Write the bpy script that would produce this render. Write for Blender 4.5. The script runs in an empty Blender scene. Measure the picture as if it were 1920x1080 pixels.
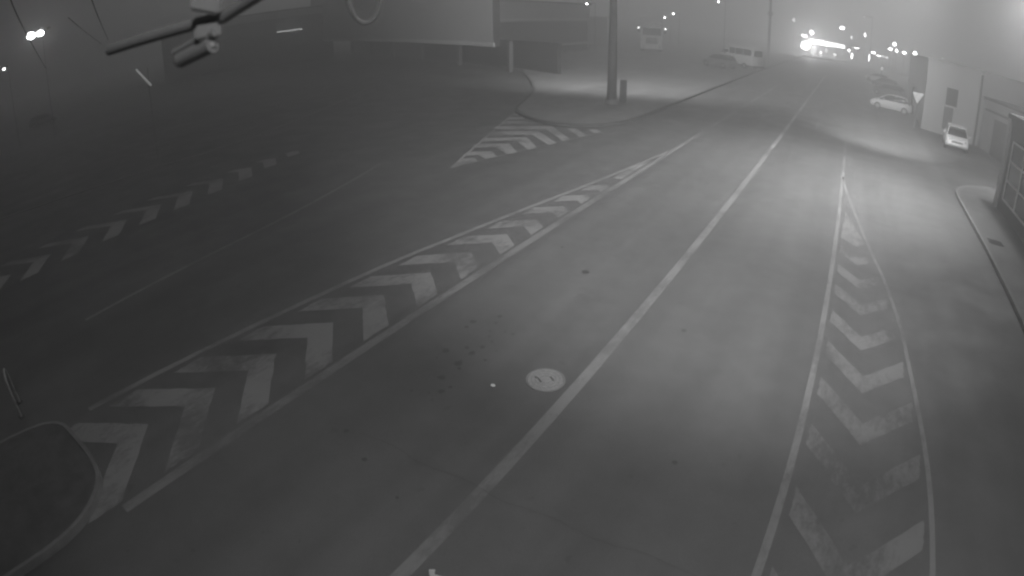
import bpy, bmesh, math, random
from mathutils import Vector, Matrix
R = math.radians
S = bpy.context.scene
COL = S.collection

# ------------------------------------------------------------------ camera (wide surveillance lens, 5.5 m above the road)
cd = bpy.data.cameras.new('Camera'); cam = bpy.data.objects.new('Camera', cd); COL.objects.link(cam); S.camera = cam
cam.matrix_world = Matrix.Translation((0, 0, 5.5)) @ Matrix.Rotation(0.5589335, 4, 'Z') @ Matrix.Rotation(math.pi/2-0.46046552, 4, 'X') @ Matrix.Rotation(-0.01249744, 4, 'Z')
cd.type = 'PANO'; cd.panorama_type = 'FISHEYE_LENS_POLYNOMIAL'; cd.sensor_width = 36; cd.sensor_fit = 'HORIZONTAL'
cd.fisheye_fov = math.pi; cd.fisheye_polynomial_k0 = 0
cd.fisheye_polynomial_k1 = -0.85963342/18; cd.fisheye_polynomial_k2 = 0
cd.fisheye_polynomial_k3 = -0.01355894/18**3; cd.fisheye_polynomial_k4 = 0
cd.dof.use_dof = True; cd.dof.focus_distance = 24; cd.dof.aperture_fstop = 2.8
cd.clip_start = .05; cd.clip_end = 3000
S.render.engine = 'CYCLES'
S.cycles.use_denoising = True
S.cycles.volume_bounces = 2
S.cycles.max_bounces = 6
S.cycles.pixel_filter_type = 'BLACKMAN_HARRIS'; S.cycles.filter_width = 2.2
S.cycles.sample_clamp_indirect = 2.0
S.render.filter_size = 2.2
S.view_settings.view_transform = 'Standard'; S.view_settings.look = 'None'
S.view_settings.exposure = 0; S.view_settings.gamma = 1; S.view_settings.use_curve_mapping = False

# ------------------------------------------------------------------ night sky: murky town glow, strongest down the road
W = bpy.data.worlds.new('World'); S.world = W; W.use_nodes = True
nt = W.node_tree; bg = nt.nodes['Background']
tc = nt.nodes.new('ShaderNodeTexCoord'); dp = nt.nodes.new('ShaderNodeVectorMath'); dp.operation = 'DOT_PRODUCT'
dp.inputs[1].default_value = Vector((-.14, .91, .38)).normalized()
cr = nt.nodes.new('ShaderNodeValToRGB'); nt.links.new(tc.outputs['Generated'], dp.inputs[0])
mr = nt.nodes.new('ShaderNodeMapRange'); mr.inputs[1].default_value = -1; mr.inputs[2].default_value = 1
nt.links.new(dp.outputs['Value'], mr.inputs[0]); nt.links.new(mr.outputs[0], cr.inputs[0]); nt.links.new(cr.outputs[0], bg.inputs[0])
e = cr.color_ramp.elements
e[0].position = 0; e[0].color = (.003, .003, .003, 1)
e[1].position = .5; e[1].color = (.006, .006, .006, 1)
for p, v in ((.61, .006), (.73, .011), (.825, .04), (.89, .17), (.953, .25), (1.0, .26)):
    x = e.new(p); x.color = (v, v, v, 1)
bg.inputs[1].default_value = 2.1

def spot(loc, to, power, size, blend, radius=.25, parent=None):
    l = bpy.data.lights.new('lamp_light', 'SPOT'); l.energy = power; l.spot_size = R(size); l.spot_blend = blend; l.shadow_soft_size = radius
    o = bpy.data.objects.new('lamp_light', l); COL.objects.link(o)
    d = Vector(to)-Vector(loc); o.rotation_euler = d.to_track_quat('-Z', 'Y').to_euler(); o.location = loc
    if parent:
        o.parent = parent; o.matrix_parent_inverse = Matrix.Translation(parent.location).inverted()
    return o

# ------------------------------------------------------------------ materials (infrared camera: everything is grey)
MAT = {}
def mat(name, base, var=.1, scale=3., rough=.8, metal=0., bump=0., detail=6, emit=None, spec=.3):
    m = bpy.data.materials.new(name); m.use_nodes = True; n = m.node_tree; b = n.nodes['Principled BSDF']
    b.inputs['Roughness'].default_value = rough; b.inputs['Metallic'].default_value = metal
    b.inputs['Specular IOR Level'].default_value = spec
    t = n.nodes.new('ShaderNodeTexCoord'); no = n.nodes.new('ShaderNodeTexNoise'); no.inputs['Scale'].default_value = scale; no.inputs['Detail'].default_value = detail
    n.links.new(t.outputs['Object'], no.inputs['Vector'])
    r = n.nodes.new('ShaderNodeMapRange'); r.inputs[1].default_value = .3; r.inputs[2].default_value = .7
    r.inputs[3].default_value = base*(1-var); r.inputs[4].default_value = base*(1+var)
    n.links.new(no.outputs[0], r.inputs[0]); n.links.new(r.outputs[0], b.inputs['Base Color'])
    if bump:
        bu = n.nodes.new('ShaderNodeBump'); bu.inputs['Strength'].default_value = bump; n.links.new(no.outputs[0], bu.inputs['Height']); n.links.new(bu.outputs[0], b.inputs['Normal'])
    if emit:
        b.inputs['Emission Color'].default_value = (1, 1, 1, 1); b.inputs['Emission Strength'].default_value = emit
        m.cycles.emission_sampling = 'NONE'
    MAT[name] = m; return m

def asphalt(name, base, patch=.16, blotch=.0):
    m = mat(name, base); n = m.node_tree; b = n.nodes['Principled BSDF']
    b.inputs['Roughness'].default_value = .62; b.inputs['Specular IOR Level'].default_value = .35
    tc = [x for x in n.nodes if x.type == 'TEX_COORD'][0]
    def noise(s, d, rr=.5, stretch=None):
        q = n.nodes.new('ShaderNodeTexNoise'); q.inputs['Scale'].default_value = s; q.inputs['Detail'].default_value = d; q.inputs['Roughness'].default_value = rr
        if stretch:
            mp = n.nodes.new('ShaderNodeMapping'); mp.inputs['Scale'].default_value = stretch; n.links.new(tc.outputs['Object'], mp.inputs[0]); n.links.new(mp.outputs[0], q.inputs[0])
        else: n.links.new(tc.outputs['Object'], q.inputs[0])
        return q
    def rng(src, a, c, lo, hi):
        q = n.nodes.new('ShaderNodeMapRange'); q.inputs[1].default_value = a; q.inputs[2].default_value = c; q.inputs[3].default_value = lo; q.inputs[4].default_value = hi
        n.links.new(src, q.inputs[0]); return q.outputs[0]
    def mul(a, c):
        q = n.nodes.new('ShaderNodeMath'); q.operation = 'MULTIPLY'; n.links.new(a, q.inputs[0]); n.links.new(c, q.inputs[1]); return q.outputs[0]
    big = rng(noise(.22, 3).outputs[0], .35, .65, 1-patch, 1+patch)
    trk = rng(noise(1., 3, .5, (1.0, .035, 1)).outputs[0], .35, .65, .9, 1.09)      # wheel tracks run along the road
    mid = rng(noise(2.2, 5, .6).outputs[0], .3, .7, .93, 1.07)
    fine = rng(noise(45, 5, .8).outputs[0], .3, .7, .8, 1.2)
    sp = rng(noise(4.5, 2).outputs[0], .27, .31, .86, 1.)                            # small dark oil drips
    v = mul(mul(mul(mul(big, trk), mid), fine), sp)
    q = n.nodes.new('ShaderNodeMath'); q.operation = 'MULTIPLY'; q.inputs[1].default_value = base; n.links.new(v, q.inputs[0])
    n.links.new(q.outputs[0], b.inputs['Base Color'])
    n.links.new(rng(noise(.8, 4).outputs[0], .3, .7, .5, .75), b.inputs['Roughness'])
    bu = n.nodes.new('ShaderNodeBump'); bu.inputs['Strength'].default_value = .25; bu.inputs['Distance'].default_value = .01
    n.links.new(noise(90, 3).outputs[0], bu.inputs['Height']); n.links.new(bu.outputs[0], b.inputs['Normal'])
    return m

def paint(name, bright, dull, wear=.5, scale=3.):
    m = mat(name, bright); n = m.node_tree; b = n.nodes['Principled BSDF']; tc = [x for x in n.nodes if x.type == 'TEX_COORD'][0]
    a = n.nodes.new('ShaderNodeTexNoise'); a.inputs['Scale'].default_value = scale*1.6; a.inputs['Detail'].default_value = 10; a.inputs['Roughness'].default_value = .8
    mp = n.nodes.new('ShaderNodeMapping'); mp.inputs['Scale'].default_value = (1.6, .7, 1); n.links.new(tc.outputs['Object'], mp.inputs[0]); n.links.new(mp.outputs[0], a.inputs[0])
    c = n.nodes.new('ShaderNodeTexNoise'); c.inputs['Scale'].default_value = .55; c.inputs['Detail'].default_value = 2; n.links.new(tc.outputs['Object'], c.inputs[0])
    ad = n.nodes.new('ShaderNodeMath'); ad.operation = 'ADD'; n.links.new(a.outputs[0], ad.inputs[0]); n.links.new(c.outputs[0], ad.inputs[1])
    r = n.nodes.new('ShaderNodeMapRange'); r.inputs[1].default_value = .80+wear*.1; r.inputs[2].default_value = 1.02+wear*.1; r.inputs[3].default_value = dull; r.inputs[4].default_value = bright
    n.links.new(ad.outputs[0], r.inputs[0]); n.links.new(r.outputs[0], b.inputs['Base Color'])
    b.inputs['Roughness'].default_value = .7
    return m

AS = .115
asphalt('asphalt', AS, .08); asphalt('lot_asphalt', .10, .2); asphalt('pavement_paving', .13, .1); asphalt('forecourt_paving', .21, .12)
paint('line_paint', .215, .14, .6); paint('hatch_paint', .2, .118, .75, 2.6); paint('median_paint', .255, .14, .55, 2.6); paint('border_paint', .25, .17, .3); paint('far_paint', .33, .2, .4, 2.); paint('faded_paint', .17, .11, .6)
mat('kerb_stone', .2, .15, 6, .8, bump=.2); mat('island_soil', .105, .2, 4, .95, bump=.2)
mat('concrete', .22, .12, 2, .85, bump=.1); mat('pole_concrete', .16, .2, 2, .85, bump=.1); mat('concrete_dark', .10, .2, 2, .85, bump=.1)
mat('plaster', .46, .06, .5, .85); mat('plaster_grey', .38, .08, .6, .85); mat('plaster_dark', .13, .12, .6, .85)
mat('panel', .5, .05, .4, .6); mat('trim', .7, .05, 1, .5); mat('frame_light', .5, .05, 2, .5)
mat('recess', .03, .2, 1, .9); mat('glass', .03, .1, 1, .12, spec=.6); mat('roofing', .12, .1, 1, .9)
mat('paint_white', .85, .04, 2, .35, spec=.5); mat('paint_silver', .4, .04, 2, .35, metal=.3); mat('paint_dark', .05, .1, 2, .35)
mat('paint_grey', .2, .05, 2, .4); mat('tyre', .03, .1, 9, .9); mat('rim', .45, .1, 9, .4, metal=.6); mat('black_plastic', .03, .1, 9, .6)
mat('steel', .3, .1, 8, .5, metal=.3); mat('steel_dark', .08, .1, 8, .6); mat('camera_shell', .15, .05, 12, .45); mat('cable', .13, .1, 20, .6)
mat('cast_iron', .26, .18, 18, .6, bump=.4); mat('cast_iron_dark', .09, .1, 9, .7); mat('stone_white', .7, .1, 9, .8); mat('litter', .5, .15, 20, .8)
mat('retro', .85, .03, 6, .5); mat('stain', .066, .1, 9, .6); mat('crack', .07, .2, 9, .9)
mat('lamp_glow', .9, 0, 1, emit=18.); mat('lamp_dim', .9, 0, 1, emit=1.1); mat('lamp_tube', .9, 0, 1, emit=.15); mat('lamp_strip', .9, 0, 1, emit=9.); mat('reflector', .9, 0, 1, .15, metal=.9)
mat('glint', .9, 0, 1, .2, emit=5.0); mat('lamp_mid', .9, 0, 1, emit=5.)

# ------------------------------------------------------------------ mesh helpers
class MB:
    def __init__(s): s.bm = bmesh.new()
    def box(s, c, d, rz=0, bev=0, rx=0):
        r = bmesh.ops.create_cube(s.bm, size=1, matrix=Matrix.Translation(c) @ Matrix.Rotation(rz, 4, 'Z') @ Matrix.Rotation(rx, 4, 'X') @ Matrix.Diagonal((*d, 1)))
        if bev:
            es = list({e for v in r['verts'] for e in v.link_edges}); bmesh.ops.bevel(s.bm, geom=es, offset=bev, segments=2, affect='EDGES')
        return s
    def tube(s, a, b, r1, r2=None, n=12):
        a = Vector(a); b = Vector(b); d = b-a; r2 = r1 if r2 is None else r2
        m = Matrix.Translation((a+b)/2) @ d.to_track_quat('Z', 'Y').to_matrix().to_4x4()
        bmesh.ops.create_cone(s.bm, cap_ends=True, segments=n, radius1=r1, radius2=r2, depth=d.length, matrix=m); return s
    def path(s, pts, r, n=8):
        pts = [Vector(p) for p in pts]; rings = []
        for i, p in enumerate(pts):
            t = (pts[min(i+1, len(pts)-1)]-pts[max(i-1, 0)]).normalized(); q = t.to_track_quat('Z', 'Y')
            rings.append([s.bm.verts.new(p+q @ Vector((r*math.cos(2*math.pi*k/n), r*math.sin(2*math.pi*k/n), 0))) for k in range(n)])
        for a, b in zip(rings, rings[1:]):
            for k in range(n): s.bm.faces.new((a[k], a[(k+1) % n], b[(k+1) % n], b[k]))
        s.bm.faces.new(rings[0][::-1]); s.bm.faces.new(rings[-1]); return s
    def ball(s, c, r, sc=(1, 1, 1)):
        bmesh.ops.create_uvsphere(s.bm, u_segments=14, v_segments=8, radius=r, matrix=Matrix.Translation(c) @ Matrix.Diagonal((*sc, 1))); return s
    def prism(s, poly, z0, z1):
        lo = [s.bm.verts.new((x, y, z0)) for x, y in poly]; hi = [s.bm.verts.new((x, y, z1)) for x, y in poly]; n = len(poly)
        s.bm.faces.new(hi); s.bm.faces.new(lo[::-1])
        for i in range(n): s.bm.faces.new((lo[i], lo[(i+1) % n], hi[(i+1) % n], hi[i]))
        return s
    def poly(s, pts, z):
        s.bm.faces.new([s.bm.verts.new((p[0], p[1], z)) for p in pts]); return s
    def strip(s, pts, w, z):
        pts = [Vector((p[0], p[1])) for p in pts]; L = []; Rr = []
        for i, p in enumerate(pts):
            t = (pts[min(i+1, len(pts)-1)]-pts[max(i-1, 0)]).normalized(); n = Vector((-t.y, t.x))*w/2
            L.append(s.bm.verts.new((*(p+n), z))); Rr.append(s.bm.verts.new((*(p-n), z)))
        for i in range(len(pts)-1): s.bm.faces.new((Rr[i], Rr[i+1], L[i+1], L[i]))
        return s
    def curb(s, pts, w, z0, z1, side=1):      # kerb of constant width along one side of a line
        pts = [Vector((p[0], p[1])) for p in pts]; rings = []
        for i, p in enumerate(pts):
            t = (pts[min(i+1, len(pts)-1)]-pts[max(i-1, 0)]).normalized(); n = Vector((-t.y, t.x))*side
            a = p-n*.02; b = p+n*w
            rings.append([(a.x, a.y, z0), (b.x, b.y, z0), (b.x, b.y, z1), (a.x, a.y, z1)])
        return s.loft(rings)
    def loft(s, rings):
        vs = [[s.bm.verts.new(p) for p in r] for r in rings]; n = len(rings[0])
        for a, b in zip(vs, vs[1:]):
            for k in range(n): s.bm.faces.new((a[k], a[(k+1) % n], b[(k+1) % n], b[k]))
        s.bm.faces.new(vs[0][::-1]); s.bm.faces.new(vs[-1]); return s
    def each(s, name, m, parent=None):      # every loose piece becomes a part of its own
        seen = set(); out = []
        for v in list(s.bm.verts):
            if v in seen: continue
            st = [v]; isl = []
            seen.add(v)
            while st:
                q = st.pop(); isl.append(q)
                for e_ in q.link_edges:
                    w = e_.other_vert(q)
                    if w not in seen: seen.add(w); st.append(w)
            nb = MB(); mp = {q: nb.bm.verts.new(q.co) for q in isl}; fs = {f for q in isl for f in q.link_faces}
            for f in fs: nb.bm.faces.new([mp[q] for q in f.verts])
            out.append(nb.done(name, m, parent))
        s.bm.free(); return out
    def done(s, name, m, parent=None, smooth=False):
        bmesh.ops.recalc_face_normals(s.bm, faces=s.bm.faces)
        me = bpy.data.meshes.new(name); s.bm.to_mesh(me); s.bm.free(); me.materials.append(MAT[m])
        if smooth:
            for p in me.polygons: p.use_smooth = True
        o = bpy.data.objects.new(name, me); COL.objects.link(o)
        if parent: o.parent = parent
        return o
def struct(o, kind='structure'): o['kind'] = kind; return o
def tag(o, label, cat, group=None):
    o['label'] = label; o['category'] = cat
    if group: o['group'] = group
    return o
def thing(name, loc, rz, label, cat, group=None):
    o = bpy.data.objects.new(name, None); o.empty_display_size = .3; COL.objects.link(o); o.location = loc; o.rotation_euler = (0, 0, rz)
    return tag(o, label, cat, group)
def clone(root, loc, rz, label):
    def cp(o, par):
        c = o.copy(); COL.objects.link(c); c.parent = par
        for ch in o.children: cp(ch, c)
        return c
    r = cp(root, None); r.location = loc; r.rotation_euler = (0, 0, rz); r['label'] = label; return r
def dense(pts, step=.5):
    out = []
    for a, b in zip(pts, pts[1:]):
        n = max(1, int(math.dist(a, b)/step))
        out += [(a[0]+(b[0]-a[0])*i/n, a[1]+(b[1]-a[1])*i/n) for i in range(n)]
    return out+[pts[-1]]
def smooth2(pts, it=2):
    for _ in range(it):
        q = [pts[0]]
        for a, b in zip(pts, pts[1:]):
            q += [(a[0]*.75+b[0]*.25, a[1]*.75+b[1]*.25), (a[0]*.25+b[0]*.75, a[1]*.25+b[1]*.75)]
        pts = q+[pts[-1]]
    return pts
def interp(tab, y):
    tab = sorted(tab, key=lambda t: t[1])
    if y <= tab[0][1]: return tab[0][0]
    for a, b in zip(tab, tab[1:]):
        if a[1] <= y <= b[1]: return a[0]+(b[0]-a[0])*(y-a[1])/(b[1]-a[1])
    return tab[-1][0]

# ------------------------------------------------------------------ ground, road, pavements
struct(MB().poly([(-330, -55), (330, -55), (330, 350), (-330, 350)], -.004).done('ground', 'lot_asphalt'))
KL = smooth2([(-30, 50), (-21.5, 38), (-18.9, 32), (-17.7, 28.7), (-16.55, 27.4), (-14.63, 26.0), (-13.3, 25.7), (-12.0, 26.1), (-11.1, 27.3), (-10.7, 29.0), (-10.65, 33), (-10.8, 42), (-11.0, 58), (-11.2, 76), (-11.4, 110), (-11.4, 150)])
roadpoly = [(5.7, -30), (5.7, 27), (5.7, 150), (-11.4, 150)] + KL[::-1][1:] + [(-60, 75), (-60, -30)]
struct(MB().poly(roadpoly, .0).done('road', 'asphalt'))
# forecourt left of the road, kerbed
struct(MB().prism(KL+[(-70, 150), (-70, 75)], .0, .12).done('forecourt', 'forecourt_paving'))
struct(MB().curb(KL, .15, .002, .135).done('kerb', 'concrete_dark'))  # darker concrete puts the shade of the kerb face into the colour
# right pavement with rounded end
RK = smooth2([(5.66, -30), (5.66, 0), (5.66, 12), (5.66, 18), (5.66, 23), (5.68, 26.0), (5.85, 27.3), (6.4, 28.5), (7.6, 29.4), (9.5, 29.8)])
struct(MB().prism(RK+[(13, 29.8), (13, -30)], .0, .12).done('pavement', 'pavement_paving'))
struct(MB().curb(RK, .09, .002, .125, -1).done('pavement_kerb', 'kerb_stone'))
# far left kerb line
HL = smooth2([(-36, 36), (-32.5, 30.5), (-30.42, 26.1), (-28.8, 22), (-27.5, 18.8), (-26.99, 15.5), (-27.1, 12.9), (-27.68, 9.0), (-29, 4), (-32, -3)])
struct(MB().prism(HL+[(-55, -3), (-55, 36)], .0, .02).done('lot_island', 'lot_asphalt'))
struct(MB().curb(HL, .16, .002, .035, -1).done('lot_kerb', 'concrete'))
# near island bottom left
IS = smooth2([(-10.4, -6), (-10.3, -2), (-10.1, .4), (-9.7, 1.0), (-9.1, 1.05), (-8.2, 1.07), (-7.6, .95), (-7.15, .5), (-6.93, -.1), (-6.95, -1.2), (-7.0, -3), (-7.0, -6)], 2)
struct(MB().prism(IS, .0, .13).done('traffic_island', 'island_soil'))
struct(MB().curb(IS, .05, .002, .14, -1).done('island_kerb', 'kerb_stone'))

# ------------------------------------------------------------------ painted markings
Z = .004
rnd = random.Random(4)
m = MB()
m.strip(dense([(-3.17, -2), (-3.17, 28)]), .19, Z)
m.strip(dense([(-6.87, .95), (-6.87, 44)]), .2, Z)
m.strip(dense([(.35, -2), (.36, 34)]), .115, Z)
DL = smooth2([(-9.74, 1.6), (-9.62, 3.2), (-9.40, 5.4), (-9.0, 9.2), (-8.67, 11.1), (-8.25, 13.8), (-7.72, 17.1), (-7.2, 21.1), (-6.98, 23.5)])
struct(MB().strip(DL, .15, Z).done('lane_line', 'border_paint'))
EL = smooth2([(.40, 24.8), (.47, 23.2), (.81, 20.4), (1.19, 17.77), (1.52, 15.7), (1.70, 14.9), (1.95, 13.2), (2.13, 11.9), (2.28, 10), (2.46, 8.25), (2.57, 6.97), (2.63, 5.6), (2.74, 2), (2.8, -2)])
m.strip(EL, .09, Z)
m.strip([(-11.0, 60), (-11, 60.1)], .1, Z)
struct(m.done('lane_line', 'line_paint'))
def jag(a, b, n=7, amp=.018):   # a slightly worn, uneven edge between two points
    d = Vector((b[0]-a[0], b[1]-a[1])); l = d.length or 1; nn = Vector((-d.y, d.x))/l
    return [(a[0]+d.x*i/n+nn.x*rnd.uniform(-amp, amp), a[1]+d.y*i/n+nn.y*rnd.uniform(-amp, amp)) for i in range(n)]
def worn(m, pts, z=Z):
    out = []
    for a, b in zip(pts, pts[1:]+pts[:1]): out += jag(a, b)
    m.poly(out, z)
# left hatched wedge: arrows pointing up the road
m = MB()
for yt in (2.24, 3.60, 4.97, 6.37, 7.78, 9.14, 10.53, 11.96, 13.31, 14.69, 16.05, 17.4):
    xt = (interp(DL, yt)+.2-7.05)/2 if yt > 3 else -8.33
    xt = xt+(.08 if yt > 8 else 0); th = .66
    xr = -7.05; yr = yt-.96*(xr-xt)
    xl = interp(DL, yt-1)+.2; yl = yt-.80*(xt-xl)
    worn(m, [(xt, yt), (xr, yr), (xr, yr-th), (xt, yt-th), (xl, yl-th), (xl, yl)])
m.poly([(-7.05, 18.3), (-7.05, 22.6), (-7.32, 19.3), (-7.35, 18.3)], Z)
struct(m.done('hatched_marking', 'median_paint'))
# right hatched wedge: arrows pointing towards the viewer
m = MB()
worn(m, [(.56, 19.7), (.50, 16.9), (.97, 16.38), (1.25, 16.78)])
for yt in (14.95, 13.41, 12.01, 10.47, 8.98, 7.54, 6.06, 4.55, 3.05, 1.5):
    xt = interp([(1.05, 14.95), (1.2, 11), (1.3, 8.9), (1.42, 6.06), (1.45, 1)], yt); th = .57
    xl = .51; yl = yt+1.25*(xt-xl); xr = interp(EL, yt+1)-.16; yr = yt+1.1*(xr-xt)
    worn(m, [(xt, yt), (xr, yr), (xr, yr+th), (xt, yt+th), (xl, yl+th), (xl, yl)])
struct(m.done('hatched_marking', 'hatch_paint'))
# far left hatched wedge
m = MB()
for i, yt in enumerate((16.37, 15.0, 13.53, 11.92, 10.31, 8.75, 7.16, 5.52, 3.92, 2.3, .7, -.9, -2.5)):
    xt = interp([(-21.5, 16.4), (-21.48, 15), (-21.23, 13.5), (-20.76, 10.3), (-20.34, 7.16), (-20.06, 3.9), (-19.5, 0)], yt); th = .68
    rx = interp([(-21.0, 16.4), (-20.4, 15), (-19.83, 13.5), (-19.2, 10.3), (-18.8, 5.4), (-18.5, 0)], yt); lx = (.2, .35, .55, .9, 1.15, 1.2, 1.25, 1.3, 1.3, 1.3, 1.3, 1.3, 1.3)[i]
    worn(m, [(xt, yt), (rx, yt-.65*(rx-xt)), (rx, yt-.65*(rx-xt)-th), (xt, yt-th), (xt-lx, yt-1.0*lx-th*.7), (xt-lx, yt-1.0*lx)])
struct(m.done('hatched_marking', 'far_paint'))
# triangular hatched nose in front of the forecourt
m = MB()
for q in ([(-12.96, 16.6), (-13.44, 17.96), (-13.05, 18.24), (-12.59, 17.86)],
          [(-13.89, 18.95), (-13.1, 19.55), (-12.42, 18.84), (-12.5, 18.26), (-13.16, 18.74), (-13.66, 18.30)],
          [(-14.41, 20.3), (-13.23, 21.08), (-12.08, 19.8), (-12.24, 19.32), (-13.31, 20.2), (-14.17, 19.65)],
          [(-14.88, 21.5), (-13.26, 22.57), (-11.82, 21.0), (-11.92, 20.4), (-13.25, 21.7), (-14.6, 20.85)],
          [(-15.41, 22.85), (-13.5, 24.08), (-11.55, 22.18), (-11.66, 21.65), (-13.3, 23.15), (-15.1, 22.1)],
          [(-15.88, 24.13), (-13.54, 25.5), (-11.37, 23.15), (-11.47, 22.71), (-13.42, 24.65), (-15.55, 23.35)],
          [(-16.33, 25.42), (-15.4, 26.05), (-14.75, 25.72), (-15.98, 24.6)],
          [(-16.72, 26.6), (-16.1, 27.0), (-15.7, 26.5), (-16.43, 25.95)],
          [(-17.1, 27.75), (-16.9, 27.9), (-16.55, 27.35), (-16.86, 27.1)],
          [(-12.66, 25.4), (-12.3, 25.6), (-11.15, 24.35), (-11.27, 23.87)],
          [(-11.72, 25.75), (-11.4, 26.0), (-10.92, 25.52), (-11.07, 25.06)]): worn(m, q)
m.strip([(-12.93, 16.6), (-17.2, 28.0)], .10, Z+.004)
m.strip([(-12.9, 16.7), (-10.9, 25.4)], .05, Z+.004)
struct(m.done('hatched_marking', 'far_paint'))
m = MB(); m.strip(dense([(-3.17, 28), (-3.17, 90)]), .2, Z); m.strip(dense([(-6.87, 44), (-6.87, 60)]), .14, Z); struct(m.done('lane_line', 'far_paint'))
# thin faded lines and arrows
m = MB(); m.strip(smooth2([(-15.9, 16.0), (-15.2, 13.9), (-14.3, 10.5), (-13.9, 7.5), (-13.5, 3.0)]), .12, Z)
struct(m.done('lane_line', 'border_paint')); m = MB()
def arrow(cx, cy, side=0):
    m.strip([(cx, cy-1.6), (cx, cy+.8)], .16, Z); m.poly([(cx-.36, cy+.8), (cx+.36, cy+.8), (cx, cy+2.0)], Z)
    if side: m.poly([(cx, cy-.4), (cx+side*.9, cy+.5), (cx+side*.9, cy+.15), (cx, cy-.8)], Z+.003)
arrow(-5.0, 37.2, 1); arrow(-1.5, 37.6)
struct(m.done('road_arrow', 'line_paint'))
# drips and the transverse joint
m = MB()
for x, y, r in ((-5.76,7.82,.07),(-5.76,7.60,.05),(-5.37,8.00,.04),(-5.30,7.69,.03),(-4.88,7.82,.04),(-5.20,7.53,.03),(-5.06,7.40,.03),(-5.11,7.17,.06),(-5.33,7.02,.05),(-5.58,6.74,.08),(-5.15,6.91,.07),(-5.58,6.48,.03),(-4.83,6.85,.04),(-5.16,6.54,.09),(-5.06,6.42,.04),(-5.15,6.05,.08),(-4.87,5.92,.04),(-4.92,5.75,.06),(-5.06,5.62,.02),(-4.90,5.49,.02),(-5.34,5.51,.03),(-5.05,7.81,.03),(-5.44,8.25,.06),(-6.0,11.9,.05),(-2.2,9.5,.06),(-4.9,10.9,.1),(-4.85,3.9,.05),(-5.5,4.2,.05),(-1.2,6.0,.05),(-4.0,3.6,.03)):
    k = 14; m.poly([(x+r*rnd.uniform(.6, 1.1)*math.cos(2*math.pi*i/k), y+r*rnd.uniform(.6, 1.1)*math.sin(2*math.pi*i/k)) for i in range(k)], .003)
struct(m.done('road_stain', 'stain'))
m = MB(); m.strip([(x, 4.31+.03*math.sin(x*5)+rnd.uniform(-.012, .012)) for x in [i*.12-5.3 for i in range(62)]], .005, .0085)
struct(m.done('road_crack', 'crack'))

# ------------------------------------------------------------------ small things on the road
t = thing('manhole_cover', (-3.68, 6.86, 0), R(25), 'round pale cast manhole cover in the lane beside the long white line', 'manhole cover')
m = MB(); m.tube((0, 0, 0.001), (0, 0, .012), .285, n=48); m.done('lid', 'cast_iron', t)
m = MB()
ro = [(.318*math.cos(a*math.pi/24), .318*math.sin(a*math.pi/24)) for a in range(48)]; ri = [(.292*math.cos(a*math.pi/24), .292*math.sin(a*math.pi/24)) for a in range(48)]
for i in range(48):
    j = (i+1) % 48; m.prism([ro[i], ro[j], ri[j], ri[i]], .001, .016)
m.done('ring', 'concrete', t)
m = MB()
for x, y, l in ((-.10, -.02, .14), (.10, .03, .13), (-.16, .05, .06)): m.box((x, y, .013), (.03, l, .006), .5)
m.each('slot', 'cast_iron_dark', t)
m = MB()
for rr in (.10, .17, .235):
    k = 32; ro = [(rr*math.cos(a*2*math.pi/k), rr*math.sin(a*2*math.pi/k)) for a in range(k)]; ri = [((rr-.012)*math.cos(a*2*math.pi/k), (rr-.012)*math.sin(a*2*math.pi/k)) for a in range(k)]
    for i in range(k): j = (i+1) % k; m.prism([ro[i], ro[j], ri[j], ri[i]], .0121, .0155)
m.done('tread_pattern', 'concrete', t)['kind'] = 'stuff'
o = tag(MB().ball((0, 0, .02), .035, (1.25, .9, .6)).done('stone', 'stone_white', smooth=True), 'small white pebble lying on the asphalt left of the manhole cover', 'stone'); o.location = (-4.31, 6.29, .0)
o = tag(MB().prism([(-.11, .02), (-.05, .06), (-.02, .0), (.1, .03), (.12, -.01), (.0, -.05), (-.06, -.04)], .001, .03).done('litter', 'litter'), 'crumpled pale scrap of litter on the road at the bottom edge', 'litter'); o.location = (-2.84, 2.88, 0)
t = thing('drain_grate', (6.22, 20.1, .121), 0, 'dark rectangular drain grate set in the right pavement', 'drain grate')
MB().box((0, 0, .003), (.52, .46, .006)).done('recess', 'recess', t)
m = MB()
for i in range(7): m.box((-.21+i*.07, 0, .009), (.025, .44, .01))
m.each('bar', 'steel_dark', t)
m = MB()
for s_ in (-1, 1): m.box((s_*.27, 0, .01), (.03, .52, .014)); m.box((0, s_*.245, .01), (.5, .03, .014))
m.done('frame', 'concrete_dark', t)

POLE_FILL = 20000
# ------------------------------------------------------------------ concrete pole with cabinet
t = thing('utility_pole', (-13.75, 33.6, .12), R(10), 'thick tapered concrete utility pole standing on the forecourt corner', 'utility pole')
MB().tube((0, 0, 0), (0, 0, 13), .31, .11, 20).done('shaft', 'pole_concrete', t, True)
m = MB(); m.tube((0, 0, 0), (0, 0, .28), .45, .38, 20); m.done('footing', 'pole_concrete', t)
m = MB(); m.tube((0, 0, 12.6), (-.6, 1.5, 13.0), .05, n=8); m.done('arm', 'steel', t)
hd = MB().box((-.65, 1.6, 13.0), (.3, .6, .14), bev=.03).done('lamp_head', 'steel', t)
MB().box((-.65, 1.6, 12.92), (.22, .5, .02)).done('lens', 'lamp_mid', hd)
spot((-14.6, 35.1, 12.9), (-20, 55, 0), POLE_FILL, 120, 1., .3)  # unseen lamp added on the pole to brighten forecourt and fog
c = thing('junction_cabinet', (-13.18, 34.05, .12), R(20), 'dark metal junction cabinet tucked against the foot of the concrete pole', 'cabinet')
MB().box((0, 0, .78), (.42, .34, 1.4), bev=.015).done('body', 'steel_dark', c)
MB().box((0, -.178, .8), (.34, .012, 1.2)).done('door', 'steel_dark', c)
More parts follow.
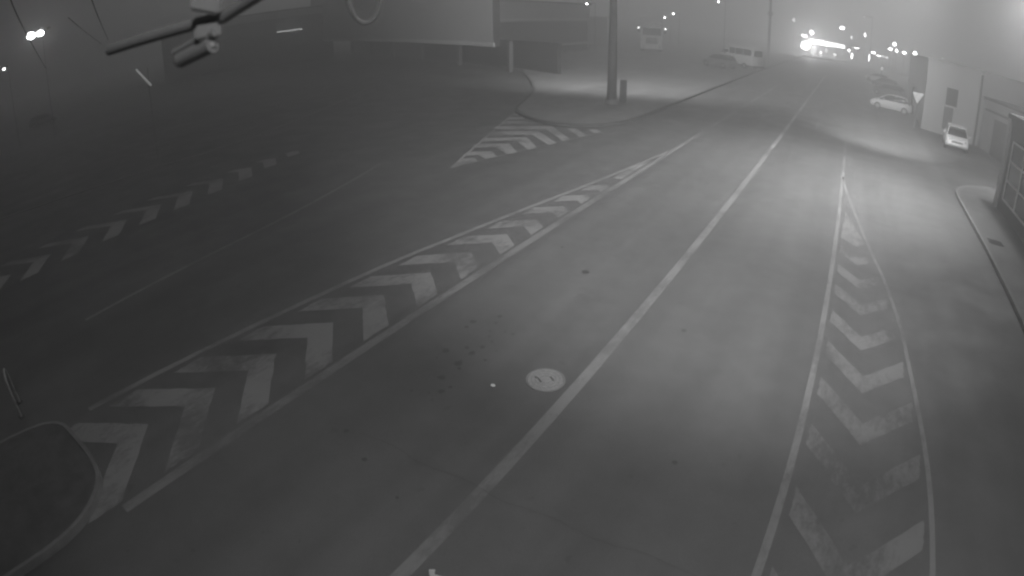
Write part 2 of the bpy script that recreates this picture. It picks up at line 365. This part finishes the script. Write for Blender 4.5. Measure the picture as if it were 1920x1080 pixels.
MB().box((.12, -.19, .85), (.02, .02, .14)).done('handle', 'steel', c)

# ------------------------------------------------------------------ vehicles
def wheel(x, y, r, w, par, dark=False):
    a = MB(); a.tube((x, y-w/2, r), (x, y+w/2, r), r, n=22); o = a.done('wheel', 'tyre', par)
    b = MB(); b.tube((x, y-w/2-.006, r), (x, y+w/2+.006, r), r*.6, n=16); b.done('rim', 'rim', o)
def ring(x, zb, zt, wb, wt, k=.12):
    # rounded-box cross-section across the car at station x
    h = zt-zb
    return [(x, -wb, zb+k*h), (x, -wb*.9, zb), (x, wb*.9, zb), (x, wb, zb+k*h), (x, wb, zb+h*.6), (x, wt, zt-k*h*.5), (x, wt*.88, zt), (x, -wt*.88, zt), (x, -wt, zt-k*h*.5), (x, -wb, zb+h*.6)]
def car(name, loc, rz, label, paintm, group=None):
    t = thing(name, loc, rz, label, 'car', group)
    body = MB(); st = [(-2.0, .45, .72, .70, .66), (-1.92, .28, .92, .80, .74), (-1.5, .24, .98, .86, .80), (-.9, .22, .97, .87, .82), (.6, .22, .96, .87, .82), (1.1, .22, .93, .87, .80), (1.65, .24, .84, .84, .76), (1.95, .30, .72, .76, .68), (2.04, .42, .60, .66, .60)]
    body.loft([ring(*q) for q in st]); body.done('body', paintm, t, True)
    g = MB(); g.loft([ring(x, .9, z, a, b) for x, z, a, b in ((-1.78, 1.02, .72, .70), (-1.45, 1.36, .74, .60), (-.9, 1.47, .76, .60), (.1, 1.47, .77, .60), (.55, 1.36, .77, .60), (1.2, .96, .74, .70))]); g.done('window', 'glass', t, True)
    rf = MB(); rf.loft([ring(x, z-.05, z+.015, a, a*.94) for x, z, a in ((-1.4, 1.40, .57), (-.9, 1.475, .6), (0, 1.475, .6), (.4, 1.41, .58))]); rf.done('roof', paintm, t, True)
    p = MB()
    for s_ in (-1, 1):
        for a, b in (((-1.5, .73, .95), (-1.42, .6, 1.42)), ((-.35, .775, .95), (-.35, .615, 1.47)), ((1.22, .74, .95), (.42, .6, 1.44))):
            p.tube((a[0], a[1]*s_, a[2]), (b[0], b[1]*s_, b[2]), .035, n=6)
    p.each('pillar', paintm, t)
    for x in (-1.28, 1.3):
        for y in (-.77, .77): wheel(x, y, .31, .2, t)
    for s_ in (-1, 1):
        MB().ball((1.90, .56*s_, .66), .13, (.7, 1.1, .6)).done('headlight', 'reflector', t, True)
        MB().ball((-1.93, .62*s_, .78), .11, (.5, 1., 1.1)).done('tail_light', 'paint_grey', t, True)
        MB().ball((.75, .93*s_, 1.0), .09, (.7, 1.1, .8)).done('mirror', paintm, t, True)
    MB().box((2.03, 0, .45), (.03, .5, .12)).done('number_plate', 'paint_white', t)
    MB().box((2.02, 0, .60), (.04, .8, .08)).done('grille', 'black_plastic', t)
    return t
c1 = car('parked_car', (4.55, 56.6, 0), R(172), 'white hatchback parked side-on beyond the triangular sign', 'paint_white')
c2 = car('parked_car', (8.3, 41.9, 0), R(-97), 'pale car facing us, parked at the foot of the pale building', 'paint_white')
G = 'cars parked along the far right side of the road'
c3 = car('parked_car', (5.4, 73, 0), R(150), 'dim car in the far right row, nearest behind the white hatchback', 'paint_grey', G)
clone(c3, (5.6, 86, 0), R(160), 'dim car in the far right row, second behind the white hatchback')
c4 = car('parked_car', (5.0, 98, 0), R(175), 'pale car farthest along the right side, catching a streak of light', 'paint_white', G)
clone(c3, (-79, 18.5, 0), R(70), 'dark car parked alone in the gloom at the far left')

c5 = car('parked_car', (-15.7, 73.2, .12), R(147), 'dim grey car parked close in front of the white minibus', 'paint_grey'); c5.scale = (1.15, 1.1, 1.12)
# minibus
t = thing('minibus', (-14.2, 78.2, .12), R(147), 'white minibus with dark side windows and a pale roof rail on the forecourt', 'minibus'); t.scale = (1.1, 1.1, 1.1)
b = MB(); b.loft([ring(x, zb, zt, w, w2, .1) for x, zb, zt, w, w2 in ((-3.0, .45, 2.45, .92, .80), (-2.9, .36, 2.62, .98, .84), (.9, .34, 2.62, .99, .85), (1.5, .34, 2.45, .99, .80), (1.95, .34, 1.55, .98, .88), (2.65, .36, 1.25, .94, .82), (2.9, .45, .95, .84, .74))]); b.done('body', 'paint_white', t, True)
w = MB()
for s_ in (-1, 1):
    for x0, x1 in ((-2.75, -1.55), (-1.45, -.25), (-.15, .75)): w.box(((x0+x1)/2, s_*.965, 1.95), (x1-x0, .05, .68))
w.each('side_window', 'glass', t)
MB().box((0-3.0, 0, 1.9), (.06, 1.4, .7)).done('rear_window', 'glass', t)
w = MB(); w.loft([[(x, -y, z) , (x, y, z), (x+.05, y, z+.03), (x+.05, -y, z+.03)] for x, y, z in ((1.5, .72, 2.38), (1.95, .82, 1.58))]); w.done('windscreen', 'glass', t)
w = MB()
for s_ in (-1, 1): w.box((1.3, s_*.97, 1.72), (.75, .04, .5))
w.each('cab_window', 'glass', t)
w = MB()
for s_ in (-1, 1): w.box((-1.0, s_*.84, 2.66), (3.9, .09, .08))
w.each('roof_rail', 'trim', t)
for x in (-1.75, 2.0):
    for y in (-.88, .88): wheel(x, y, .35, .22, t)
for s_ in (-1, 1):
    MB().ball((2.78, .68*s_, .85), .15, (.6, 1, .8)).done('headlight', 'reflector', t, True)
    MB().box((1.75, 1.1*s_, 1.65), (.12, .18, .3), bev=.03).done('mirror', 'paint_grey', t)
MB().box((-1., 0, .36), (4.6, 1.85, .2)).done('bumper', 'black_plastic', t)

# lorry
t = thing('lorry', (-31.2, 92.5, .12), R(-70), 'white lorry with a boxy trailer facing us at the back of the lot', 'lorry')
t.scale = (1.4, 1.4, 1.4)
b = MB(); b.box((0, 0, 1.75), (2.1, 2.45, 2.5), bev=.12); b.box((.15, 0, .55), (1.9, 2.45, .5), bev=.06); b.done('cab', 'paint_white', t)
MB().box((1.06, 0, 2.35), (.04, 2.1, .8), bev=.01).done('windscreen', 'glass', t)
MB().box((.35, 0, 3.3), (1.4, 2.1, .7), bev=.2).done('wind_deflector', 'paint_white', t)
m = MB()
for z in (1.0, 1.15, 1.3, 1.5): m.box((1.065, 0, z), (.05, 1.35, .09))
m.done('grille', 'black_plastic', t)
MB().box((1.12, 0, .5), (.1, 2.4, .35), bev=.03).done('bumper', 'paint_white', t)
for s_ in (-1, 1):
    MB().ball((1.15, .95*s_, .62), .14, (.5, 1.2, .7)).done('headlight', 'reflector', t, True)
    o = MB().box((.95, 1.48*s_, 2.5), (.16, .24, .6), bev=.03).done('mirror', 'paint_grey', t)
    MB().ball((1.05, 1.5*s_, 2.72), .13, (.5, 1.1, .7)).done('mirror_glint', 'glint', o, True)  # glowing ball stands in for the glint on the mirror
MB().box((-6.4, 0, 2.65), (10, 2.5, 2.7), bev=.04).done('trailer', 'paint_white', t)
MB().box((-5, 0, .95), (12, .9, .3)).done('chassis', 'steel_dark', t)
for x in (.1, -2.6, -8.6, -9.9):
    for y in (-1.05, 1.05): wheel(x, y, .5, .3, t)

# ------------------------------------------------------------------ warehouse on the left
A = Vector((-27.1, 40.9)); B = Vector((-88.9, 73.6)); d = (B-A).normalized(); nrm = Vector((-d.y, d.x)); nrm = nrm if nrm.y > 0 else -nrm
L = (B-A).length; az = math.atan2(d.y, d.x)
t = thing('warehouse', (A.x, A.y, 0), 0, 'long pale warehouse with an overhanging panel front edged by bright trim', 'warehouse')
def quadface(m, s0, s1, z0, z1, off, thick):
    c = (d*((s0+s1)/2)+nrm*(off+thick/2)); m.box((c.x, c.y, (z0+z1)/2), (s1-s0, thick, z1-z0), az)
m = MB(); quadface(m, 0, L, 2.9, 13, 0, .5); m.done('front_panel', 'panel', t)
m = MB(); quadface(m, -.3, L-1.6, 2.86, 3.22, -.08, .076); quadface(m, L-.12, L+.2, 4.2, 13, -.08, .076)
cc = [(L-1.6+1.6*math.sin(q), 4.35-1.32*math.cos(q)) for q in [i*math.pi/2/8 for i in range(9)]]
for (s0, z0), (s1, z1) in zip(cc, cc[1:]): p0 = d*s0-nrm*.06; p1 = d*s1-nrm*.06; m.tube((p0.x, p0.y, z0), (p1.x, p1.y, z1), .17, n=8)
m.done('trim', 'trim', t)
m = MB(); quadface(m, -.06, -.004, 2.9, 13, 0.01, .6); m.done('dark_end_cover', 'recess', t)  # dark cover added over the panel end so it looks shaded
m = MB(); quadface(m, 1, L-1, 0, 2.9, 7, .4); m.done('dock_wall', 'recess', t)  # near-black wall colour carries the shade under the overhang
m = MB()
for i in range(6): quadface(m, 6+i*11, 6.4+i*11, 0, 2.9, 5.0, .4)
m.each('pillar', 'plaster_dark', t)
m = MB(); q = [(0, 0), (d*L).to_tuple()]; m.prism([(0.1, .7), tuple(d*L+nrm*.6), tuple(d*L+nrm*30), tuple(nrm*30)], 12.2, 12.6); m.done('roof', 'roofing', t)
# side annex along the road direction
t = thing('loading_annex', (-39.2, 58.6, 0), 0, 'low grey loading annex with framed bays to the right of the warehouse', 'building')
m = MB(); m.box((-3.2, 14, 3.6), (6, 28, 7.2)); m.done('wall', 'plaster_grey', t)
m = MB(); m.box((-.12, 14, 4.9), (.26, 27.9, .22)); m.box((-.12, 14, 1.15), (.26, 27.9, .16)); m.each('ledge', 'frame_light', t)
m = MB()
for y in (.7, 27.3): m.box((-.1, y, 2.6), (.3, .35, 2.6))
m.each('frame', 'frame_light', t)
m = MB(); m.box((-.15, 14, 3.0), (.12, 26, 3.2)); m.done('bay_door', 'plaster_dark', t)
m = MB(); m.box((-.14, 14, .5), (.12, 26, 1.0)); m.done('plinth', 'recess', t)
m = MB(); m.box((-3.2, 14, 7.3), (6.6, 28.6, .2)); m.done('roof', 'roofing', t)
c = thing('pallet_crate', (-39.6, 57.2, 0), R(5), 'grey slatted crate at the near corner of the loading annex', 'crate')
MB().box((0, 0, .62), (2.4, 1.1, 1.0), bev=.03).done('box', 'plaster_grey', c)
m = MB()
for z in (.35, .65, .95): m.box((0, -.57, z), (2.3, .04, .12))
m.each('slat', 'concrete', c)
m = MB()
for x in (-1, 0, 1): m.box((x, 0, .06), (.15, 1.1, .115))
m.each('foot', 'steel_dark', c)
o = tag(MB().ball((0, 0, .3), .3, (1.3, .6, .5)).done('glowing_speck', 'glint', smooth=True), 'small glowing speck under the warehouse overhang near the crate', 'lamp'); o.location = (-41.5, 57.4, .45)  # emissive ball forming a small bright speck
# low building farther left
t = thing('low_building', (-84, 62.5, 0), R(55), 'low dark building with a pale fascia at the left of the warehouse', 'building')
m = MB(); m.box((-6, 6, 4.2), (30, 10, 8.4)); m.done('wall', 'plaster_dark', t)
m = MB(); m.box((-6, .9, 8.5), (30.4, .5, 1.2)); m.done('fascia', 'plaster', t)
m = MB(); m.box((1.5, .95, 6.5), (4.2, .1, 1.7)); f = m.done('window', 'glass', t)
m = MB(); m.box((1.5, .82, 5.5), (4.4, .2, .22)); m.done('glowing_sill', 'lamp_dim', f)  # emissive sill paints a bright streak; it is no lamp
m = MB(); m.box((-6, 6, 9.2), (30.8, 10.6, .2)); m.done('roof', 'roofing', t)
o = thing('distant_shed', (-52, 104, 0), R(-25), 'grey shed glimpsed in the fog between warehouse and lorry', 'shed')
MB().box((0, 0, 2.6), (14, 8, 5.2)).done('wall', 'plaster_grey', o)
MB().box((0, 0, 5.3), (14.6, 8.6, .25)).done('roof', 'frame_light', o)
m = MB()
for x in (-4.5, 0, 4.5): m.box((x, -4.03, 1.8), (3, .08, 3.4))
m.each('door', 'plaster_dark', o)

# ------------------------------------------------------------------ buildings on the right
t = thing('pale_building', (6.5, 48.2, 0), 0, 'plain pale flat-roofed building behind the parked car that faces us', 'building')
fp = [(0, 0), (4.1, -2.3), (12, 2), (14, 33), (1.9, 33)]
MB().prism(fp, 0, 5.35).done('wall', 'plaster', t)
MB().prism([(-.06, -.06), (4.1, -2.38), (12.1, 1.9), (14.1, 33.1), (1.8, 33.1)], 5.35, 5.55).done('parapet', 'plaster_grey', t)
fa = math.atan2(-2.3, 4.1)
def onf(m, u, z, w, h, off=.05, th=.1):
    dx, dy = math.cos(fa), math.sin(fa); m.box((u*dx+off*dy, u*dy-off*dx, z), (w, th, h), fa)
m = MB(); onf(m, 2.35, 3.0, .95, 1.3); w_ = m.done('window', 'glass', t)
m = MB(); onf(m, 2.25, 1.35, .8, 1.7, .04); dd = m.done('door', 'plaster_dark', t)
m = MB(); onf(m, 2.68, 1.3, .08, 1.8, .07); onf(m, 2.2, 2.24, 1.05, .08, .07); onf(m, 1.78, 1.3, .08, 1.8, .07); m.done('frame', 'frame_light', dd)
m = MB(); m.box((-.03, 8, 1.4), (.12, 1.2, 2.4), R(3)); m.done('side_door', 'plaster_dark', t)
m = MB(); m.tube((4.05, -2.4, 0), (4.05, -2.4, 5.2), .09, n=10); m.done('drainpipe', 'concrete_dark', t)
t = thing('garage_block', (10.9, 45.4, 0), 0, 'grey garage block with a dark roof edge right of the pale building', 'building')
gp = [(0, 0), (2.6, -13), (9, -13), (9, 0)]
MB().prism(gp, 0, 3.6).done('wall', 'plaster_grey', t)
MB().prism([(-.15, .0), (2.4, -13.15), (9.1, -13.15), (9.1, 0)], 3.6, 3.78).done('roof', 'roofing', t)
ga = math.atan2(-13, 2.6)
m = MB(); dx, dy = math.cos(ga), math.sin(ga)
for u in (4.0, 9.3): m.box((u*dx+.04*dy, u*dy-.04*dx, 1.25), (3.3, .12, 2.5), ga)
m.each('garage_door', 'plaster_dark', t)
m = MB(); m.box((6.6*dx, 6.6*dy, 2.9), (12.6, .1, .16), ga); m.done('rail', 'roofing', t)
t = thing('corner_building', (7.6, 26.2, 0), 0, 'near right building with a large gridded window above the pavement', 'building')
MB().prism([(0, 0), (.35, -40), (12, -40), (12, 0)], 0, 3.9).done('wall', 'plaster_dark', t)
MB().prism([(-.1, .1), (.25, -40), (12, -40), (12, .1)], 3.9, 4.1).done('parapet', 'roofing', t)
m = MB(); m.box((-.04, -.22, 1.95), (.12, .45, 3.9)); m.done('corner_pier', 'plaster_grey', t)
def wx(y): return .35*(-y)/40
m = MB()
m.box((wx(-5.4)-.03, -5.2, 1.9), (.1, 7.6, 2.3), R(.5)); w_ = m.done('window', 'glass', t)
m = MB()
for y in (-1.35, -3.25, -5.15, -7.05, -8.95): m.box((wx(y)-.09, y, 1.9), (.07, .09, 2.35))
for z in (.72, 1.5, 2.3, 3.08): m.box((wx(-5.2)-.095, -5.2, z), (.07, 7.7, .07), R(.5))
m.done('frame', 'frame_light', w_)
m = MB(); m.box((wx(-14), -14, 1.1), (.12, 1.2, 2.1)); m.done('door', 'steel_dark', t)

# ------------------------------------------------------------------ triangular sign
t = thing('yield_sign', (5.75, 46.8, 0), R(4), 'pale triangular road sign pointing down, in front of the white hatchback', 'road sign')
m = MB(); v = [(-.48, 2.75), (.48, 2.75), (0, 1.92)]
f1 = [m.bm.verts.new((x, -.05, z)) for x, z in v]; f2 = [m.bm.verts.new((x, -.02, z)) for x, z in v]
m.bm.faces.new(f1); m.bm.faces.new(f2[::-1])
for i in range(3): m.bm.faces.new((f1[i], f1[(i+1) % 3], f2[(i+1) % 3], f2[i]))
m.done('plate', 'retro', t)
MB().tube((0, 0, 0), (0, 0, 2.7), .03).done('post', 'steel', t)

# ------------------------------------------------------------------ filling station far down the road
t = thing('filling_station', (-6, 168, 0), R(-3), 'brightly lit station canopy far down the road in the fog', 'filling station')
MB().box((0, 4, 4.4), (11, 8, .5), bev=.05).done('canopy', 'plaster', t)
MB().box((0, -.1, 3.95), (9.8, .3, 1.05), bev=.1).done('light_strip', 'lamp_strip', t)
for x in (-4, 4): MB().box((x, 3, 2.1), (.4, .4, 4.2)).done('column', 'plaster_grey', t)
for x in (-2, 2):
    q = MB().box((x, 3, .85), (.9, .5, 1.7), bev=.04).done('pump', 'plaster_grey', t)
    MB().box((x, 2.72, 1.3), (.6, .05, .4)).done('screen', 'lamp_mid', q)
MB().box((1, 14, 2), (14, 5, 4)).done('kiosk', 'plaster_dark', t)
l = bpy.data.lights.new('canopy_light', 'POINT'); l.energy = 27000; l.shadow_soft_size = 1.5; l = bpy.data.objects.new('canopy_light', l); COL.objects.link(l); l.parent = t; l.location = (-4.5, -4, 3.4)
o = struct(MB().prism([(-11.4, 150.2), (-11.4, 151.4), (40, 148), (40, 147)], 0, .5).done('far_kerb', 'concrete'))

GL = 'lit lamps scattered along the far road'
def lamp(px, base_off, label, w=.35, h=.3, m_='lamp_glow', kind='street_lamp', pole=True, arm=.0, group=GL, cat='street lamp'):
    x, y, z = px; t = thing(kind, (x+arm, y+.3, 0), 0, label, cat, group)
    pr_ = .025 if x < -50 else .045
    if pole: MB().tube((0, 0, 0), (0, 0, z+.15), pr_, pr_*.7, 8).done('pole', 'steel_dark', t)
    if arm: MB().tube((0, 0, z+.15), (-arm, -.3, z+.2), .05, n=6).done('arm', 'steel_dark', t)
    hd = MB().box((-arm, -.2, z+h*.55), (w*1.05, .35, h*.4)).done('lamp_head', 'steel_dark', t)
    g = MB().ball((-arm, -.45, z), 1, (w/2, .18, h/2)).done('bulb_bloom', m_, hd, True)  # oversized so the glowing shape takes in the bloom around the lamp
    return t
lamp((-11.8, 164, 2.6), 0, 'very bright low floodlight beside the lit station canopy', 2.6, 2.4, kind='floodlight', cat='floodlight')
lamp((-13.9, 149.3, 8.7), 0, 'small high lamp above and left of the bright floodlight', .6, .8, 'lamp_mid')
lamp((-10.4, 164.7, 6.5), 0, 'large bright lamp just above the left end of the station canopy', 1.2, 1.1)
lamp((-12.3, 163.5, 5.2), 0, 'bright lamp directly over the low floodlight', 1.7, .7)
lamp((-2.0, 150, 8.6), 0, 'tall bright lamp over the right half of the station canopy', 1.3, .8, arm=-1.)
lamp((.5, 150, 6.7), 0, 'small dim lamp high between the canopy and the lit shop front', .5, .7, 'lamp_mid')
lamp((3.8, 149.9, 7.9), 0, 'single tall lamp above the lit shop front', .45, 1.1)
lamp((.1, 160, 3.3), 0, 'lamp just left of the lit shop front', .8, .8)
lamp((2.0, 159, 4.3), 0, 'wide lamp bar over the left of the lit shop front', 1.6, .35)
lamp((6.6, 159.8, 3.9), 0, 'bright lamp right of the lit shop front', 1.2, .7)
lamp((8.0, 158, 3.35), 0, 'wide low lamp beside the bright one right of the shop front', 1.3, .4)
lamp((8.9, 154.7, 3.5), 0, 'dim lamp of a close low pair, the left one', .7, .5, 'lamp_mid')
lamp((9.9, 154.7, 3.4), 0, 'dim lamp of a close low pair, the right one', .7, .5, 'lamp_mid')
lamp((10.5, 139.6, 6.9), 0, 'uppermost of the four bright lamps left of the pale building', 1.0, .8)
lamp((9.6, 139.7, 5.65), 0, 'left lamp of the bright row of three beside the pale building', 1.1, .6)
lamp((11.1, 139.6, 5.55), 0, 'middle lamp of the bright row of three beside the pale building', .7, .75)
lamp((12.9, 139.4, 5.45), 0, 'right lamp of the bright row of three beside the pale building', 1.2, .6)
lamp((2.7, 119.8, 10.9), 0, 'faint high lamp alone above the far lamps', .35, .35, 'lamp_dim', arm=1.6)
lamp((.9, 149.9, 2.3), 0, 'low slim glowing streak for a reflection under the lit shop front, left', .45, 1.5)  # emissive streak stands in for a reflection
lamp((5.3, 151, 2.5), 0, 'low slim lamp hanging under the lit shop front, right', .45, 1.7)
lamp((-5.9, 159, 2.4), 0, 'small dim lamp under the station canopy', .45, .8, 'lamp_mid')
lamp((4.6, 79.8, 2.9), 0, 'faint small lamp above the far parked cars', .3, .4, 'lamp_dim')
GR = 'lamps peeping over the roofs on the right'
lamp((9.2, 83.5, 5.62), 0, 'bright lamp shining over the roof edge of the pale building', .55, .65, group=GR)
lamp((13.2, 83.5, 5.9), 0, 'tiny lamp over the roof of the pale building', .2, .25, 'lamp_dim', group=GR)
GF = 'small street lamps beyond the forecourt'
lamp((-23.7, 107.3, 9.6), 0, 'small tall lamp high between lorry and road', .4, .4, arm=1.2, group=GF)
lamp((-35.8, 119.8, 6.8), 0, 'street lamp above the right corner of the lorry', .5, .45, arm=1.2, group=GF)
lamp((-38.9, 124, 5.95), 0, 'lower street lamp directly above the lorry roof', .5, .45, arm=1.2, group=GF)
lamp((-39.0, 84.8, 7.35), 0, 'lamp fixed over the far end of the loading annex', .42, .3, arm=1.2, group=GF)
GM = 'bright floodlights on the far left mast'
t = lamp((-58.1, 14.35, 9.95), 0, 'larger left floodlight shining from the far left mast', .18, .7, kind='floodlight', group=GM, cat='floodlight')
for o in t.children:
    if o.name.startswith('lamp_head'):
        for g_ in o.children: g_.scale = (3.2, 2.6, 1)
t = lamp((-57.9, 15.15, 9.95), 0, 'smaller right floodlight shining from the far left mast', .16, .55, kind='floodlight', group=GM, cat='floodlight', pole=False)
for o in t.children:
    if o.name.startswith('lamp_head'):
        for g_ in o.children: g_.scale = (3.0, 2.4, 1)
lamp((-59, 10.7, 7.64), 0, 'small faint lamp at the far left edge of the view', .3, .3, 'lamp_mid', group='faint lamps in the dark at left')
t = thing('tube_lamp', (-27.7, 12.1, 0), 0, 'slanting pale tube light on a thin post in the dark at left', 'lamp')
MB().tube((0, 0, 0), (0, .1, 4.9), .014, n=8).done('post', 'steel', t)
MB().tube((.05, -.55, 4.93), (.32, .05, 4.0), .06, n=10).done('tube', 'lamp_tube', t)
t = thing('mast', (-13.3, 100, 0), 0, 'faint slender mast rising through the fog over the road', 'mast')
MB().tube((0, 0, 0), (0, 0, 26), .24, .16, 10).done('pole', 'plaster', t)
MB().box((0, 0, 8.2), (.9, .5, .5), bev=.08).done('cabinet', 'plaster', t)

# ------------------------------------------------------------------ street lamps outside the frame that light the road
LAMP = 1.
def road_lamp(x, y, h, tx, ty, tz, label, lights):
    t = thing('street_lamp', (x, y, 0), 0, label, 'street lamp', 'tall lamps lighting the near road')
    MB().tube((0, 0, 0), (0, 0, h), .11, .06, 12).done('pole', 'steel', t)
    MB().tube((0, 0, h), (tx-x, ty-y, tz+.12), .05, n=8).done('arm', 'steel', t)
    hd = MB().box((tx-x, ty-y, tz+.07), (.5, .3, .12), bev=.03).done('lamp_head', 'steel', t)
    MB().box((tx-x, ty-y, tz), (.4, .22, .02)).done('lens', 'lamp_mid', hd)
    for to, p, s, b in lights: spot((tx, ty, tz-.05), to, p*LAMP, s, b, .3, t)
road_lamp(9.6, 23.4, 12.0, 3.4, 24.2, 12.2, 'tall street lamp whose long arm overhangs the road before the right pavement', [((-1.6, 23.5, 0), 19500, 86, 1.), ((3.0, 38.5, 0), 54000, 34, 1.), ((-3, 62, 0), 24000, 46, 1.)])  # last beam is added to brighten the fog down the road
road_lamp(10.2, 25.5, 9.4, 8.25, 26.1, 9.45, 'street lamp rising behind the near right building', [((9.2, 36, 1), 9500, 120, 1.), ((6.2, 19, 0), 2000, 120, 1.)])
road_lamp(6.3, -3.5, 10.5, 3.5, -1.5, 10.6, 'tall street lamp standing on the pavement behind the viewpoint', [((-3.5, 10, 0), 3600, 105, 1.), ((-8, 26, 0), 44000, 66, 1.), ((-34, 44.6, 8), 115000, 24, 1.)])  # last beam is added to brighten the warehouse front

# ------------------------------------------------------------------ surveillance gear on the mast beside the viewpoint
t = thing('camera_mast', (0.9, -1.6, 0), 0, 'steel mast whose arm crosses the top left corner', 'mast')
def P(*p): return (p[0]-.9, p[1]+1.6, p[2])
m = MB(); m.tube((0, 0, 0), (0, 0, 8), .11, .09, 16); m.done('pole', 'steel', t)
m = MB(); m.tube((0, 0, 7.7), P(-1.70, 1.47, 7.7), .05); m.tube(P(-1.70, 1.47, 7.7), P(-1.70, 1.47, 5.76), .04); m.done('bracket', 'steel', t)
m = MB(); m.path([P(-1.70, 1.47, 5.76), P(-2.218, 1.354, 5.60), P(-3.05, 1.13, 5.57)], .029, 12); m.done('arm', 'camera_shell', t)
t = thing('surveillance_camera', (-2.256, 1.292, 5.6), 0, 'pale bullet camera hanging from the mast arm, tilted downwards', 'camera')
def P2(x, y, z): return (x+2.256, y-1.292, z-5.6)
az2 = math.atan2(1.29, -2.25)
m = MB(); m.box(P2(-2.215, 1.28, 5.69), (.07, .13, .13), az2, .01, R(20)); m.done('junction_box', 'camera_shell', t)
m = MB(); m.box(P2(-2.257, 1.291, 5.548), (.09, .115, .065), az2, .012); m.done('mount', 'camera_shell', t)
m = MB(); m.tube(P2(-2.25, 1.30, 5.53), P2(-2.236, 1.29, 5.475), .024); m.done('neck', 'camera_shell', t)
m = MB(); m.tube(P2(-2.225, 1.29, 5.492), P2(-2.43, 1.235, 5.448), .038, .036, 18); m.done('housing', 'camera_shell', t, False)
m = MB(); m.path([P2(-2.20, 1.29, 5.540), P2(-2.30, 1.262, 5.52), P2(-2.45, 1.222, 5.484)], .02, 8); m.done('sunshield', 'camera_shell', t)
m = MB(); m.tube(P2(-2.428, 1.2356, 5.4485), P2(-2.445, 1.231, 5.445), .027, n=18); m.done('lens', 'glass', t)
t = thing('dome_camera', (-2.06, 1.41, 5.68), 0, 'round dome camera peeking in at the top edge beside the bullet camera', 'camera')
MB().tube((0, 0, .0), (0, 0, .09), .065, n=20).done('housing', 'camera_shell', t)
MB().ball((0, 0, 0), .052, (1, 1, .85)).done('dome', 'steel', t, True)
m = MB(); lp = [(-1.755, 1.630, 5.75), (-1.753, 1.632, 5.651), (-1.751, 1.637, 5.585), (-1.738, 1.655, 5.525), (-1.717, 1.677, 5.496), (-1.692, 1.703, 5.500), (-1.672, 1.721, 5.538), (-1.664, 1.727, 5.596), (-1.662, 1.725, 5.75)]
def sm3(p, it=2):
    for _ in range(it):
        q = [p[0]]
        for a, b in zip(p, p[1:]): q += [tuple(a[i]*.75+b[i]*.25 for i in range(3)), tuple(a[i]*.25+b[i]*.75 for i in range(3))]
        p = q+[p[-1]]
    return p
m.path(sm3(lp), .0075, 8); tag(m.done('cable_loop', 'cable', smooth=True), 'slack grey cable loop hanging into the top of the view', 'cable')
for i, (pts, lab) in enumerate((([(-7.2, .9, 7.4), (-7.765, 1.461, 6.93), (-11.674, 2.463, 6.785), (-21.33, 5.374, 5.907)], 'thin slanting wire at the far left passing near the bright floodlights'),
                  ([(-7.0, 2.3, 7.3), (-7.529, 2.509, 6.7), (-12.5, 4.4, 6.65), (-20.613, 7.642, 6.329)], 'thin slanting wire right of the bright floodlights'),
                  ([(-13.355, 4.016, 6.729), (-18, 6, 6.55), (-22.589, 8.067, 6.325)], 'short faint wire between the two longer slanting wires'))):
    m = MB(); m.path(sm3(pts), .012 if i < 2 else .010, 6); tag(m.done('wire', 'cable'), lab, 'wire')
t = thing('guard_post', (-10.6, .4, .13), 0, 'dim curved metal guard post at the left edge beside the island', 'post')
m = MB(); m.path(sm3([(-.5, .1, 0), (-.5, .1, .55), (-.42, .08, .78), (-.2, .04, .85), (.0, 0, .78), (.05, -.02, .55), (.05, -.02, 0)]), .03, 10); m.done('tube', 'steel', t)
m = MB(); m.tube((-.5, .1, 0), (-.5, .1, .02), .07); m.tube((.05, -.02, 0), (.05, -.02, .02), .07); m.each('base_plate', 'steel_dark', t)

# ------------------------------------------------------------------ fog
m = MB(); m.box((0, 150, 13), (680, 424, 28)); hz = m.done('haze', 'plaster')
hz['kind'] = 'stuff'
hm = bpy.data.materials.new('fog'); hm.use_nodes = True; n = hm.node_tree; n.nodes.clear()
out = n.nodes.new('ShaderNodeOutputMaterial'); pv = n.nodes.new('ShaderNodeVolumePrincipled')
pv.inputs['Color'].default_value = (.92, .92, .92, 1); pv.inputs['Density'].default_value = .0138; pv.inputs['Anisotropy'].default_value = .68
n.links.new(pv.outputs[0], out.inputs['Volume']); hz.data.materials.clear(); hz.data.materials.append(hm)
bpy.context.view_layer.update()
